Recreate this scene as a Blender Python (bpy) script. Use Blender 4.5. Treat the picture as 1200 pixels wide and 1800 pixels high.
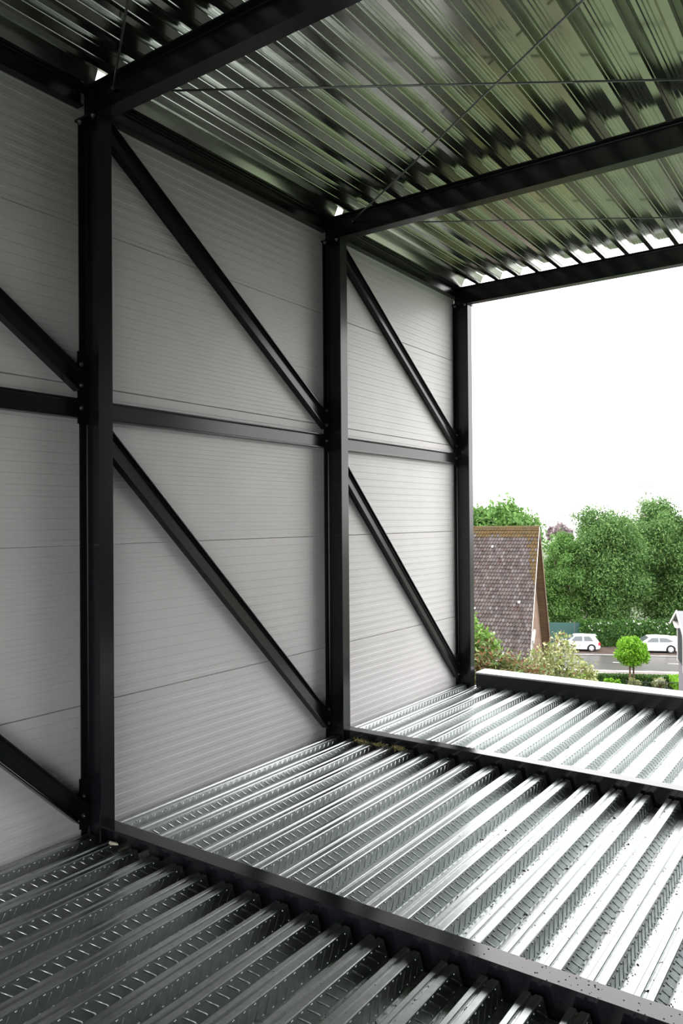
import bpy, bmesh, math, random
import numpy as np
from mathutils import Vector, Matrix

for _o in list(bpy.data.objects):
    bpy.data.objects.remove(_o, do_unlink=True)
SC = bpy.context.scene
COL = SC.collection
rnd = random.Random(7)
NR = np.random.default_rng(11)

# ------------------------------------------------------------------ camera, sky, exposure
CAM = Vector((3.8854, -3.0352, 1.8466))
YAW, PITCH, ROLL, FPX = 0.6106, 0.0095, -0.0077, 1349.65
fw = Vector((-math.sin(YAW) * math.cos(PITCH), math.cos(YAW) * math.cos(PITCH), math.sin(PITCH)))
rt0 = Vector((math.cos(YAW), math.sin(YAW), 0))
up0 = rt0.cross(fw)
rt = math.cos(ROLL) * rt0 + math.sin(ROLL) * up0
up = rt.cross(fw)
cd = bpy.data.cameras.new('camera')
cam = bpy.data.objects.new('camera', cd)
COL.objects.link(cam)
cam.matrix_world = Matrix(((rt.x, up.x, -fw.x, CAM.x), (rt.y, up.y, -fw.y, CAM.y), (rt.z, up.z, -fw.z, CAM.z), (0, 0, 0, 1)))
cd.sensor_fit = 'AUTO'
cd.sensor_width = 36.0
cd.lens = FPX * 36.0 / 1800.0
cd.clip_start = 0.05
cd.clip_end = 2000
SC.camera = cam

world = bpy.data.worlds.new('overcast')
SC.world = world
world.use_nodes = True
wn = world.node_tree
wn.nodes.clear()
w_out = wn.nodes.new('ShaderNodeOutputWorld')
w_bg = wn.nodes.new('ShaderNodeBackground')
w_bg.inputs['Color'].default_value = (1.0, 0.985, 0.985, 1)
w_bg.inputs['Strength'].default_value = 4.6
wn.links.new(w_bg.outputs[0], w_out.inputs[0])
SC.view_settings.view_transform = 'Standard'
SC.view_settings.look = 'None'
SC.view_settings.exposure = 0.0
SC.view_settings.gamma = 1.0
SC.view_settings.use_curve_mapping = False
try:
    SC.cycles.max_bounces = 10
    SC.cycles.diffuse_bounces = 5
    SC.cycles.glossy_bounces = 6
    SC.cycles.use_denoising = True
    SC.cycles.sample_clamp_indirect = 8.0
except Exception:
    pass

# ------------------------------------------------------------------ materials
def mat(name, col, rough=0.5, metal=0.0, spec=0.5, coat=0.0):
    m = bpy.data.materials.new(name)
    m.use_nodes = True
    b = m.node_tree.nodes['Principled BSDF']
    b.inputs['Base Color'].default_value = (*col, 1)
    b.inputs['Roughness'].default_value = rough
    b.inputs['Metallic'].default_value = metal
    b.inputs['Specular IOR Level'].default_value = spec
    b.inputs['Coat Weight'].default_value = coat
    return m, m.node_tree, b

def noise_mix(nt, b, c1, c2, scale, lo=0.4, hi=0.6, detail=4, stretch=None, sock='Base Color'):
    tc = nt.nodes.new('ShaderNodeTexCoord')
    n = nt.nodes.new('ShaderNodeTexNoise')
    n.inputs['Scale'].default_value = scale
    n.inputs['Detail'].default_value = detail
    if stretch:
        mp = nt.nodes.new('ShaderNodeMapping')
        mp.inputs['Scale'].default_value = stretch
        nt.links.new(tc.outputs['Object'], mp.inputs[0])
        nt.links.new(mp.outputs[0], n.inputs['Vector'])
    else:
        nt.links.new(tc.outputs['Object'], n.inputs['Vector'])
    r = nt.nodes.new('ShaderNodeValToRGB')
    r.color_ramp.elements[0].position = lo
    r.color_ramp.elements[1].position = hi
    r.color_ramp.elements[0].color = (*c1, 1) if isinstance(c1, tuple) else (c1, c1, c1, 1)
    r.color_ramp.elements[1].color = (*c2, 1) if isinstance(c2, tuple) else (c2, c2, c2, 1)
    nt.links.new(n.outputs['Fac'], r.inputs[0])
    nt.links.new(r.outputs[0], b.inputs[sock])
    return n, r

def island_mat(name, cols, rough=0.6, trans=0.0, metal=0.0, spec=0.4):
    """base colour varies from piece to piece of one mesh"""
    m, nt, b = mat(name, cols[0], rough, metal, spec)
    g = nt.nodes.new('ShaderNodeNewGeometry')
    r = nt.nodes.new('ShaderNodeValToRGB')
    r.color_ramp.interpolation = 'LINEAR'
    els = r.color_ramp.elements
    while len(els) < len(cols):
        els.new(0.5)
    for i, c in enumerate(cols):
        els[i].position = i / (len(cols) - 1)
        els[i].color = (*c, 1)
    nt.links.new(g.outputs['Random Per Island'], r.inputs[0])
    nt.links.new(r.outputs[0], b.inputs['Base Color'])
    if trans > 0:
        t = nt.nodes.new('ShaderNodeBsdfTranslucent')
        nt.links.new(r.outputs[0], t.inputs['Color'])
        mx = nt.nodes.new('ShaderNodeMixShader')
        mx.inputs[0].default_value = trans
        nt.links.new(b.outputs[0], mx.inputs[1])
        nt.links.new(t.outputs[0], mx.inputs[2])
        nt.links.new(mx.outputs[0], nt.nodes['Material Output'].inputs['Surface'])
    return m

M = {}
m, nt, b = mat('black_painted_steel', (0.008, 0.0092, 0.0115), 0.22, 0.0, 0.38)
M['steel'] = m
m, nt, b = mat('black_steel_top_wet', (0.009, 0.010, 0.013), 0.13, 0.0, 0.5)
M['steel_wet'] = m
m, nt, b = mat('pale_capping', (0.42, 0.42, 0.43), 0.18)  # top strip of the edge beam, paler than its body
M['capping'] = m
m, nt, b = mat('galvanised_deck', (0.47, 0.5, 0.5), 0.3, 1.0)
noise_mix(nt, b, (0.435, 0.468, 0.465), (0.515, 0.54, 0.537), 35.0, 0.35, 0.7, 3)
M['deck'] = m
m, nt, b = mat('galvanised_roof', (0.46, 0.48, 0.44), 0.17, 1.0)  # slight green tint put in for light reflected off the greenery outside
noise_mix(nt, b, (0.43, 0.45, 0.41), (0.50, 0.52, 0.475), 3.0, 0.3, 0.7, 3, (14, 1.2, 14))
M['roofdeck'] = m
m, nt, b = mat('wall_panel_white', (0.74, 0.725, 0.72), 0.38, 0.0, 0.35)
noise_mix(nt, b, (0.71, 0.695, 0.69), (0.77, 0.755, 0.75), 1.3, 0.35, 0.65)
M['panel'] = m
M['grey_wall'] = mat('plain_grey_wall', (0.12, 0.12, 0.12), 0.8)[0]
M['bolt'] = mat('zinc_bolt', (0.38, 0.39, 0.41), 0.3, 1.0)[0]
M['rod'] = mat('zinc_rod', (0.33, 0.34, 0.34), 0.45, 1.0)[0]
M['wool'] = island_mat('mineral_wool', [(0.34, 0.30, 0.10), (0.55, 0.5, 0.24), (0.25, 0.22, 0.1)], 0.9)
M['debris'] = island_mat('dry_leaf_litter', [(0.03, 0.02, 0.012), (0.09, 0.055, 0.03), (0.16, 0.11, 0.07), (0.02, 0.015, 0.012)], 0.9)
M['scrap'] = mat('cream_scrap', (0.5, 0.48, 0.38), 0.7)[0]
# outdoors
m, nt, b = mat('lawn', (0.06, 0.085, 0.04), 0.9); noise_mix(nt, b, (0.045, 0.065, 0.03), (0.08, 0.105, 0.05), 0.7); M['lawn'] = m
m, nt, b = mat('wet_asphalt', (0.06, 0.06, 0.06), 0.35); noise_mix(nt, b, (0.072, 0.07, 0.067), (0.105, 0.102, 0.098), 0.9, 0.35, 0.65, 5, (0.15, 2, 1)); M['road'] = m
m, nt, b = mat('brown_verge', (0.11, 0.075, 0.05), 0.8); noise_mix(nt, b, (0.045, 0.036, 0.03), (0.085, 0.055, 0.04), 1.5); M['verge'] = m
m, nt, b = mat('paving', (0.27, 0.24, 0.22), 0.7); noise_mix(nt, b, (0.14, 0.12, 0.11), (0.2, 0.175, 0.16), 1.2); M['paving'] = m
M['kerb'] = mat('dark_gutter', (0.035, 0.032, 0.03), 0.5)[0]
M['line'] = mat('white_road_paint', (0.75, 0.75, 0.72), 0.6)[0]
M['tile'] = island_mat('grey_roof_tile', [(0.018, 0.012, 0.012), (0.04, 0.031, 0.031), (0.065, 0.054, 0.054), (0.032, 0.015, 0.012), (0.095, 0.084, 0.086)], 0.5)
M['moss_tile'] = island_mat('mossy_roof_tile', [(0.05, 0.032, 0.008), (0.075, 0.045, 0.011), (0.06, 0.048, 0.018)], 0.85)
M['white_tile'] = mat('lichen_tile', (0.6, 0.6, 0.58), 0.6)[0]
m, nt, b = mat('brown_brick', (0.2, 0.12, 0.08), 0.85); noise_mix(nt, b, (0.14, 0.085, 0.06), (0.22, 0.14, 0.10), 3.0); M['brick'] = m
m, nt, b = mat('brown_boarding', (0.16, 0.09, 0.05), 0.75); noise_mix(nt, b, (0.10, 0.06, 0.036), (0.17, 0.105, 0.065), 2.0, 0.3, 0.7, 4, (1, 1, 9)); M['boarding'] = m
M['white_trim'] = mat('white_trim', (0.72, 0.70, 0.68), 0.5)[0]
M['cream'] = mat('cream_render', (0.72, 0.66, 0.58), 0.8)[0]
M['stone'] = mat('hazy_stone', (0.88, 0.86, 0.86), 0.9)[0]  # distance haze put into the near-white colour
M['stone_dark'] = mat('hazy_stone_opening', (0.37, 0.365, 0.37), 0.9)[0]  # openings paled for haze instead of dark
M['stone_roof'] = mat('hazy_slate', (0.62, 0.6, 0.62), 0.9)[0]  # slate paled for haze
M['glass'] = mat('car_glass', (0.09, 0.11, 0.12), 0.08)[0]
M['dark_window'] = mat('dark_window', (0.03, 0.03, 0.04), 0.5, 0.0, 0.1)[0]
M['car_white'] = mat('car_paint_white', (0.78, 0.78, 0.79), 0.25, 0.0, 0.5, 0.6)[0]
M['car_silver'] = mat('car_paint_pale', (0.70, 0.73, 0.74), 0.28, 0.0, 0.5, 0.6)[0]
M['tyre'] = mat('tyre_rubber', (0.015, 0.015, 0.016), 0.8)[0]
M['rim'] = mat('alloy_rim', (0.72, 0.72, 0.73), 0.35, 0.3)[0]
M['red'] = mat('tail_light_red', (0.5, 0.03, 0.04), 0.25)[0]
M['blackplastic'] = mat('black_plastic', (0.02, 0.02, 0.022), 0.6)[0]
m, nt, b = mat('green_fence', (0.03, 0.09, 0.08), 0.6); M['fence'] = m
M['fence_post'] = mat('fence_post', (0.10, 0.13, 0.12), 0.6)[0]
M['mauve'] = mat('mauve_render', (0.17, 0.15, 0.18), 0.85)[0]
M['lead'] = mat('grey_zinc_roof', (0.15, 0.155, 0.165), 0.6)[0]
m, nt, b = mat('bark', (0.10, 0.055, 0.04), 0.9); noise_mix(nt, b, (0.07, 0.04, 0.03), (0.16, 0.09, 0.065), 6.0); M['bark'] = m
M['leaf_tree'] = island_mat('willow_leaf', [(0.04, 0.10, 0.022), (0.075, 0.17, 0.04), (0.12, 0.24, 0.06), (0.19, 0.32, 0.10)], 0.6, 0.3)
M['leaf_light'] = island_mat('light_leaf', [(0.07, 0.16, 0.035), (0.11, 0.24, 0.05), (0.17, 0.31, 0.08)], 0.6, 0.35)
M['leaf_dark'] = island_mat('dark_leaf', [(0.025, 0.08, 0.02), (0.05, 0.13, 0.03), (0.08, 0.17, 0.04)], 0.6, 0.2)
M['leaf_lime'] = island_mat('lime_leaf', [(0.10, 0.27, 0.012), (0.17, 0.38, 0.02), (0.26, 0.50, 0.04)], 0.6, 0.35)
M['leaf_hedge'] = island_mat('hedge_leaf', [(0.02, 0.06, 0.012), (0.045, 0.12, 0.02), (0.09, 0.21, 0.03)], 0.6, 0.25)
M['leaf_photinia'] = island_mat('photinia_leaf', [(0.13, 0.05, 0.025), (0.21, 0.09, 0.045), (0.13, 0.12, 0.04), (0.07, 0.14, 0.035), (0.14, 0.23, 0.06), (0.27, 0.32, 0.12)], 0.45, 0.3)
M['leaf_green'] = island_mat('fresh_leaf', [(0.08, 0.18, 0.02), (0.14, 0.28, 0.04), (0.24, 0.38, 0.08)], 0.5, 0.35)
M['leaf_yellow'] = island_mat('yellow_bud', [(0.13, 0.17, 0.045), (0.24, 0.29, 0.08), (0.38, 0.40, 0.18), (0.48, 0.48, 0.28)], 0.6, 0.3)
M['leaf_purple'] = island_mat('hazy_copper_leaf', [(0.24, 0.19, 0.2), (0.34, 0.28, 0.29)], 0.7, 0.2)  # leaf colour greyed and paled for distance haze
M['blossom'] = island_mat('white_blossom', [(0.75, 0.75, 0.68), (0.85, 0.85, 0.8)], 0.7, 0.2)
M['terracotta'] = mat('terracotta_roof', (0.5, 0.27, 0.2), 0.8)[0]

# ------------------------------------------------------------------ helpers
ORG = {}

def tag(o, label=None, cat=None, group=None, kind=None):
    if label: o['label'] = label
    if cat: o['category'] = cat
    if group: o['group'] = group
    if kind: o['kind'] = kind
    return o

def thing(name, label, cat, loc, group=None, kind=None):
    o = bpy.data.objects.new(name, None)
    o.empty_display_size = 0.2
    o.location = loc
    COL.objects.link(o)
    ORG[o.name] = Vector(loc)
    return tag(o, label, cat, group, kind)

def struct(name, loc=(0, 0, 0), label=None):
    o = bpy.data.objects.new(name, None)
    o.empty_display_size = 0.2
    o.location = loc
    COL.objects.link(o)
    ORG[o.name] = Vector(loc)
    return tag(o, label, None, None, 'structure')

class MB:
    def __init__(s, xf=None):
        s.v = []; s.f = []; s.xf = xf
    def add(s, vs, fs):
        n = len(s.v)
        s.v += [tuple(p) for p in vs]
        s.f += [tuple(i + n for i in f) for f in fs]
        return s
    def box(s, a, b):
        x0, y0, z0 = a; x1, y1, z1 = b
        return s.add([(x0, y0, z0), (x1, y0, z0), (x1, y1, z0), (x0, y1, z0), (x0, y0, z1), (x1, y0, z1), (x1, y1, z1), (x0, y1, z1)],
                     [(0, 3, 2, 1), (4, 5, 6, 7), (0, 1, 5, 4), (1, 2, 6, 5), (2, 3, 7, 6), (3, 0, 4, 7)])
    def sweep(s, prof, o, U, V, W, L, cap=True):
        """closed profile (u,v) in the plane U,V at o, extruded along W by L"""
        o, U, V, W = Vector(o), Vector(U), Vector(V), Vector(W)
        n = len(prof)
        a = [o + U * p[0] + V * p[1] for p in prof]
        bb = [p + W * L for p in a]
        fs = [(i, (i + 1) % n, n + (i + 1) % n, n + i) for i in range(n)]
        if cap:
            fs += [tuple(range(n - 1, -1, -1)), tuple(range(n, 2 * n))]
        return s.add(a + bb, fs)
    def strip(s, prof, o, U, V, W, L):
        """open profile, no caps"""
        o, U, V, W = Vector(o), Vector(U), Vector(V), Vector(W)
        n = len(prof)
        a = [o + U * p[0] + V * p[1] for p in prof]
        bb = [p + W * L for p in a]
        return s.add(a + bb, [(i, i + 1, n + i + 1, n + i) for i in range(n - 1)])
    def tube(s, p, q, r, r2=None, n=8, cap=True):
        p, q = Vector(p), Vector(q)
        r2 = r if r2 is None else r2
        w = (q - p).normalized()
        u = w.orthogonal().normalized(); v = w.cross(u)
        a = [p + (u * math.cos(t) + v * math.sin(t)) * r for t in [2 * math.pi * i / n for i in range(n)]]
        c = [q + (u * math.cos(t) + v * math.sin(t)) * r2 for t in [2 * math.pi * i / n for i in range(n)]]
        fs = [(i, (i + 1) % n, n + (i + 1) % n, n + i) for i in range(n)]
        if cap: fs += [tuple(range(n - 1, -1, -1)), tuple(range(n, 2 * n))]
        return s.add(a + c, fs)
    def path(s, pts, rads, n=8):
        for i in range(len(pts) - 1):
            s.tube(pts[i], pts[i + 1], rads[i], rads[i + 1], n)
        return s
    def build(s, name, m, parent=None, smooth=False, kind=None, label=None, recalc=False):
        vs = s.v
        if s.xf: vs = [tuple(s.xf(*p)) for p in vs]
        org = ORG.get(parent.name, Vector((0, 0, 0))) if parent else Vector((0, 0, 0))
        me = bpy.data.meshes.new(name)
        me.from_pydata([(x - org.x, y - org.y, z - org.z) for x, y, z in vs], [], s.f)
        if recalc:
            bm = bmesh.new(); bm.from_mesh(me)
            bmesh.ops.recalc_face_normals(bm, faces=bm.faces)
            bm.to_mesh(me); bm.free()
        me.materials.append(m)
        if smooth: me.polygons.foreach_set('use_smooth', [True] * len(me.polygons))
        me.update()
        o = bpy.data.objects.new(name, me)
        COL.objects.link(o)
        if parent: o.parent = parent
        ORG[o.name] = org
        if kind: o['kind'] = kind
        if label: o['label'] = label
        return o

def copy_tree(o, parent=None, loc=None):
    c = o.copy()
    COL.objects.link(c)
    c.parent = parent
    if loc is not None: c.location = loc
    for ch in o.children: copy_tree(ch, c)
    return c

def iprof(h, b, tw, tf, r=0.008):
    """I-section outline, u across the flange, v along the web, centred"""
    P = []
    hw, hh, t = b / 2, h / 2, tw / 2
    def fil(cx, cy, a0):
        return [(cx + r * math.cos(math.radians(a0 + k * 45)), cy + r * math.sin(math.radians(a0 + k * 45))) for k in (0, 1, 2)]
    P += [(-hw, -hh), (hw, -hh), (hw, -hh + tf)]
    P += fil(t + r, -hh + tf + r, 270)[::-1][::-1] if False else [(t + r, -hh + tf), (t + r * .3, -hh + tf + r * .3), (t, -hh + tf + r)]
    P += [(t, hh - tf - r), (t + r * .3, hh - tf - r * .3), (t + r, hh - tf), (hw, hh - tf), (hw, hh), (-hw, hh), (-hw, hh - tf)]
    P += [(-t - r, hh - tf), (-t - r * .3, hh - tf - r * .3), (-t, hh - tf - r), (-t, -hh + tf + r), (-t - r * .3, -hh + tf + r * .3), (-t - r, -hh + tf), (-hw, -hh + tf)]
    return P

def ibeam(p, q, h, b, tw, tf, updir):
    p, q = Vector(p), Vector(q)
    w = (q - p); L = w.length; w.normalize()
    v = (Vector(updir) - w * w.dot(Vector(updir))).normalized()
    u = v.cross(w)
    return MB().sweep(iprof(h, b, tw, tf), p, u, v, w, L)

def bolt(mb, c, n, r=0.011, h=0.009):
    c, n = Vector(c), Vector(n)
    mb.tube(c, c + n * 0.003, r * 1.45, r * 1.45, 10)
    mb.tube(c + n * 0.003, c + n * (0.003 + h), r, r, 6)
    mb.tube(c + n * (0.003 + h), c + n * (0.006 + 1.6 * h), r * .55, r * .5, 8)

# ------------------------------------------------------------------ dimensions of the steel hall
L = 2.576            # bay
H = 4.35             # underside of roof beams
WALLX = -0.195       # inner face of the wall panels
YB = -6.6            # back end behind the viewer
XR = 6.2             # far side of the hall
YE = 2 * L           # end frame
ZC = 1.698           # a panel joint
GROUND = -9.5

# ------------------------------------------------------------------ wall_left: horizontal sandwich panels
wall = struct('wall_left', (WALLX, YB, 0), 'white wall of horizontal sandwich panels with fine ribs, behind the black braces')
def panel_profile(z0, z1):
    P = []
    n = max(1, round((z1 - z0) / 0.0667)); st = (z1 - z0) / n
    d = 0.0026
    P.append((-0.012, z0 + 0.0015)); P.append((0, z0 + 0.004))
    for i in range(n):
        a = z0 + i * st
        if i == 0:
            P.append((0, a + st * .5 - .0025))
        else:
            P += [(-d, a + 0.0), (0, a + .0035), (0, a + st * .5 - .002)]
        P.append((-d, a + st * .5 + .0015))
    P[-1] = (0, z1 - 0.004)
    P.append((-0.012, z1 - 0.0015))
    return P
zs = [-0.302, ZC - 1, ZC, ZC + 1, ZC + 2, ZC + 3 - .09]
for i in range(len(zs) - 1):
    mb = MB()
    pr = panel_profile(zs[i], zs[i + 1])
    prof = [(p[0], p[1]) for p in pr] + [(-0.10, zs[i + 1] - .0015), (-0.10, zs[i] + .0015)]
    mb.sweep(prof, (WALLX, YB, 0), (1, 0, 0), (0, 0, 1), (0, 1, 0), YE + .09 - YB)
    mb.build('wall_panel', M['panel'], wall)
# unseen end and side walls, added and shaped to control the light
w2 = struct('unseen_wall_back', (0, YB, 0))
MB().box((WALLX - .1, YB - .15, 2.9), (XR + .2, YB - .01, 4.7)).build('cladding', M['grey_wall'], w2)  # upper part only, left open below to let light in
w4 = struct('unseen_wall_front', (XR, YE, 0))
MB().box((4.4, YE + .34, -.3), (XR + .2, YE + .45, 4.9)).build('cladding', M['grey_wall'], w4)  # added to narrow the open end and darken reflections in the steel
w3 = struct('unseen_wall_right', (XR, 0, 0))
MB().box((XR + .06, YB, -.3), (XR + .2, YE + .1, 4.7)).build('cladding', M['grey_wall'], w3)  # unseen, kept dark so webs and flanges reflect little
lw = struct('wall_below', (0, 0, GROUND))
MB().box((WALLX - .1, YB - .15, GROUND), (XR + .2, YE + .3, -.42)).build('masonry', M['grey_wall'], lw)

# ------------------------------------------------------------------ floor: profiled composite deck sheets
PIT, DH, ZT = 0.1875, 0.077, -0.075
E0 = 2.945 - 16 * PIT           # right top edge of the first rib
floor = struct('floor', (0, 0, ZT), 'galvanised trapezoidal floor deck with embossed ribs between the black beams')
def rib_profile(e):
    c = 0.003
    return [(e - .080 - .0215, -DH), (e - .080 - .001, -c), (e - .080 + c, 0), (e - .054, 0), (e - .051, -.003), (e - .047, -.010), (e - .039, -.010),
            (e - .035, -.003), (e - .032, 0), (e - c, 0), (e + .001, -c), (e + .0215, -DH)]
def deck_sheet_profile(n=4):
    P = [(-PIT / 2 - .0, -DH)]
    P = []
    for k in range(n):
        e = k * PIT + .1435
        rp = rib_profile(e)
        P += rp if not P else rp
    P = [(0.0, -DH)] + P
    P.append((n * PIT, -DH))
    out = []
    for p in P:
        if not out or abs(p[0] - out[-1][0]) + abs(p[1] - out[-1][1]) > 1e-5: out.append(p)
    return out
DPROF = deck_sheet_profile()
def emboss(y0, y1):
    """raised bars and dimples pressed into the +X web of each of the four ribs"""
    mb = MB()
    slope = Vector((0.0205, 0, -(DH - .003))).normalized()
    nrm = Vector((DH - .003, 0, 0.0205)).normalized()
    Y = Vector((0, 1, 0))
    for k in range(4):
        e = k * PIT + .1435
        o = Vector((e + .001, 0, -.003))
        sp = 0.063
        n = int((y1 - y0) / sp)
        for i in range(n):
            y = y0 + (i + .5) * sp
            for dep, rr in ((.0085, .0052), (.0655, .0046)):
                c = o + slope * dep + Y * (y + (0 if dep < .03 else .03))
                pts = []
                for fr, fh in ((1, 0), (.8, .55), (.42, .85)):
                    pts += [c + nrm * rr * fh + (Y * math.cos(t) + slope * math.sin(t)) * rr * fr for t in [2 * math.pi * j / 7 for j in range(7)]]
                pts.append(c + nrm * rr * .95)
                fs = [(q * 7 + j, q * 7 + (j + 1) % 7, q * 7 + 7 + (j + 1) % 7, q * 7 + 7 + j) for q in (0, 1) for j in range(7)]
                mb.add(pts, [f[::-1] for f in fs] + [(14 + (j + 1) % 7, 14 + j, 21) for j in range(7)])
            lean = 0.062 if k % 2 == 1 else -0.050
            a = o + slope * .012 + Y * (y + sp * .5 - lean * .0)
            bq = o + slope * .064 + Y * (y + sp * .5 + lean)
            if bq.y > y1 - .006 or bq.y < y0 + .006: continue
            d = (bq - a).normalized(); s_ = d.cross(nrm)
            w, h = (.0042, .0034) if k % 2 == 1 else (.0028, .0022)
            pts = [a - s_ * w, a + s_ * w, bq + s_ * w, bq - s_ * w]
            a2, b2 = a + d * w, bq - d * w
            top = [a2 - s_ * w * .35 + nrm * h, a2 + s_ * w * .35 + nrm * h, b2 + s_ * w * .35 + nrm * h, b2 - s_ * w * .35 + nrm * h]
            mb.add(pts + top, [(0, 1, 5, 4), (1, 2, 6, 5), (2, 3, 7, 6), (3, 0, 4, 7), (4, 5, 6, 7)])
    return mb
GAPY = 0.042
bays = [(YB, -GAPY, -2.7), (GAPY, L - GAPY, GAPY), (L + GAPY, YE - .055, L + GAPY)]
xs0 = E0 - .1435
for (y0, y1, ye) in bays:
    me_s = me_e = None
    k = 0
    x = xs0
    # narrow strip closing the deck against the wall
    MB().strip([(WALLX + .002 - x, -DH + .012), (WALLX + .03 - x, -DH + .012), (WALLX + .03 - x, -DH), (0, -DH)], (x, y0, ZT), (1, 0, 0), (0, 0, 1), (0, 1, 0), y1 - y0).build('edge_flashing', M['deck'], floor)
    while x < XR:
        if me_s is None:
            s1 = MB().strip(DPROF, (0, y0, 0), (1, 0, 0), (0, 0, 1), (0, 1, 0), y1 - y0).build('deck_sheet', M['deck'], None)
            e1 = emboss(ye, y1 - .004).build('embossing', M['deck'], None, kind='stuff', smooth=True, recalc=True)
            me_s, me_e = s1.data, e1.data
            sh = s1; em = e1
        else:
            sh = bpy.data.objects.new('deck_sheet', me_s); COL.objects.link(sh)
            em = bpy.data.objects.new('embossing', me_e); COL.objects.link(em); em['kind'] = 'stuff'
        sh.parent = floor; sh.location = (x, 0, 0)
        em.parent = sh
        x += 4 * PIT
    # thin rim where the sheets end

# ------------------------------------------------------------------ ceiling: trapezoidal roof sheets
RP, RH = 0.2385, 0.09
ceil = struct('ceiling', (0, 0, H + .201), 'galvanised trapezoidal roof deck seen from below, greenish in the light')
def roof_profile(n=3):
    P = []
    for k in range(n):
        o = k * RP
        P += [(o, 0), (o + .047, 0)]
        # +X web with two small ledges
        for t0, t1 in ((.20, .23), (.78, .81)):
            P += [(o + .047 + .043 * t0 - .0005, RH * t0), (o + .047 + .043 * t1 + .0025, RH * t1)]
        P += [(o + .090, RH)]
        for g in (.27, .5, .73):
            c = o + .090 + .1055 * g
            P += [(c - .0045, RH), (c, RH - .003), (c + .0045, RH)]
        P += [(o + .1955, RH)]
    P.append((n * RP, 0))
    return P
RPROF = roof_profile()
x = .100
ed = MB().strip([(-.0485, RH), (.057, RH), (.100, 0)], (0, YB, H + .201), (1, 0, 0), (0, 0, 1), (0, 1, 0), YE - .015 - YB)
for a, c in ((YB, -.01), (.075, L - .01), (L + .075, YE - .015)):      # open slots beside the columns
    ed.strip([(-.193, 0.001), (-.0915, 0.0), (-.0485, RH)], (0, a, H + .201), (1, 0, 0), (0, 0, 1), (0, 1, 0), c - a)
ed.build('edge_strip', M['roofdeck'], ceil)
me_r = None
while x < XR:
    if me_r is None:
        sh = MB().strip(RPROF, (0, YB, 0), (1, 0, 0), (0, 0, 1), (0, 1, 0), YE - .015 - YB).build('roof_sheet', M['roofdeck'], None)
        me_r = sh.data
    else:
        sh = bpy.data.objects.new('roof_sheet', me_r); COL.objects.link(sh)
    sh.parent = ceil; sh.location = (x, 0, 0)
    x += 3 * RP

# ------------------------------------------------------------------ steel frame
HB, BB, TW, TF = 0.200, 0.104, 0.0062, 0.0095
def column(y, label):
    t = thing('steel_column', label, 'column', (-.0975, y, -.2), 'steel columns along the wall', 'thing')
    MB().sweep(iprof(.194, BB, TW, TF), (-.0972, y, -.22), (0, 1, 0), (-1, 0, 0), (0, 0, 1), H - .015 + .22).build('shaft', M['steel'], t, recalc=True)
    MB().box((-.1945, y - .075, H - .0145), (.012, y + .075, H - .0005)).build('cap_plate', M['steel'], t)
    for dx, dy in ((-.03, -.064), (-.16, -.064)):
        mb = MB(); bolt(mb, (dx, y + dy, H - .0145), (0, 0, -1)); mb.build('bolt', M['bolt'], t)
    # vertical fin plates on the web for braces and rails, on both sides of the web
    for s in (-1, 1):
        for (z0, z1, zb) in ((2.45, 2.90, (2.55, 2.69, 2.82)), (-.05, .26, (.03, .15)), (4.12, 4.30, (4.17, 4.26))):
            if s == 1 and z0 == -.05: continue
            if s == -1 and z0 > 4: continue
            p = MB().box((-.166, y + s * .0045, z0), (-.158, y + s * .085, z1)).build('fin_plate', M['steel'], t)
            for z in zb:
                mb = MB(); bolt(mb, (-.158, y + s * .060, z), (1, 0, 0)); mb.build('bolt', M['bolt'], p)
    return t
column(0, 'black steel column nearest the viewer, the tallest in the photo')
column(L, 'middle black steel column with tufts of mineral wool at its foot')
column(YE, 'black steel column at the open end, next to the sky')

def beam(name, p, q, h, b, label, cat, upd=(0, 0, 1), group=None, m=None):
    o = thing(name, label, cat, ((p[0] + q[0]) / 2, (p[1] + q[1]) / 2, min(p[2], q[2])), group, 'thing')
    ibeam(p, q, h, b, TW if h > .15 else .0055, TF if h > .15 else .0075, upd).build('profile', m or M['steel'], o, recalc=True)
    return o
G1 = 'roof beams'
for y, lb in ((0, 'black roof beam nearest the viewer, crossing the top of the picture'), (L, 'black roof beam resting on the middle column'),
              (YE, 'black roof beam over the open end with daylight showing through the deck above it')):
    beam('roof_beam', (-.1945, y, H + .1), (XR, y, H + .1), HB, BB - .004, lb, 'beam', group=G1)
for y, lb in ((0, 'black floor beam nearest the viewer, spotted with dirt towards its wet end'), (L, 'black floor beam starting at the foot of the middle column')):
    o = beam('floor_beam', (.001, y, -HB / 2), (XR, y, -HB / 2), HB, BB, lb, 'beam', group='floor beams', m=M['steel_wet'])
# raised edge beam at the open end
eb = thing('edge_beam', 'broad black edge beam with a pale top at the open end of the floor', 'beam', (4, YE + .05, -.3), None, 'thing')
mb = MB()
mb.sweep([(0, -.36), (.25, -.36), (.25, .055), (0, .055)], (.06, YE - .045, 0), (0, 1, 0), (0, 0, 1), (1, 0, 0), XR - .06).build('body', M['steel'], eb, recalc=True)
MB().sweep([(-.006, .0555), (.262, .0555), (.262, .070), (.258, .073), (-.002, .073), (-.006, .070)], (.055, YE - .045, 0), (0, 1, 0), (0, 0, 1), (1, 0, 0), XR - .055).build('capping', M['capping'], eb, recalc=True)

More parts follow.
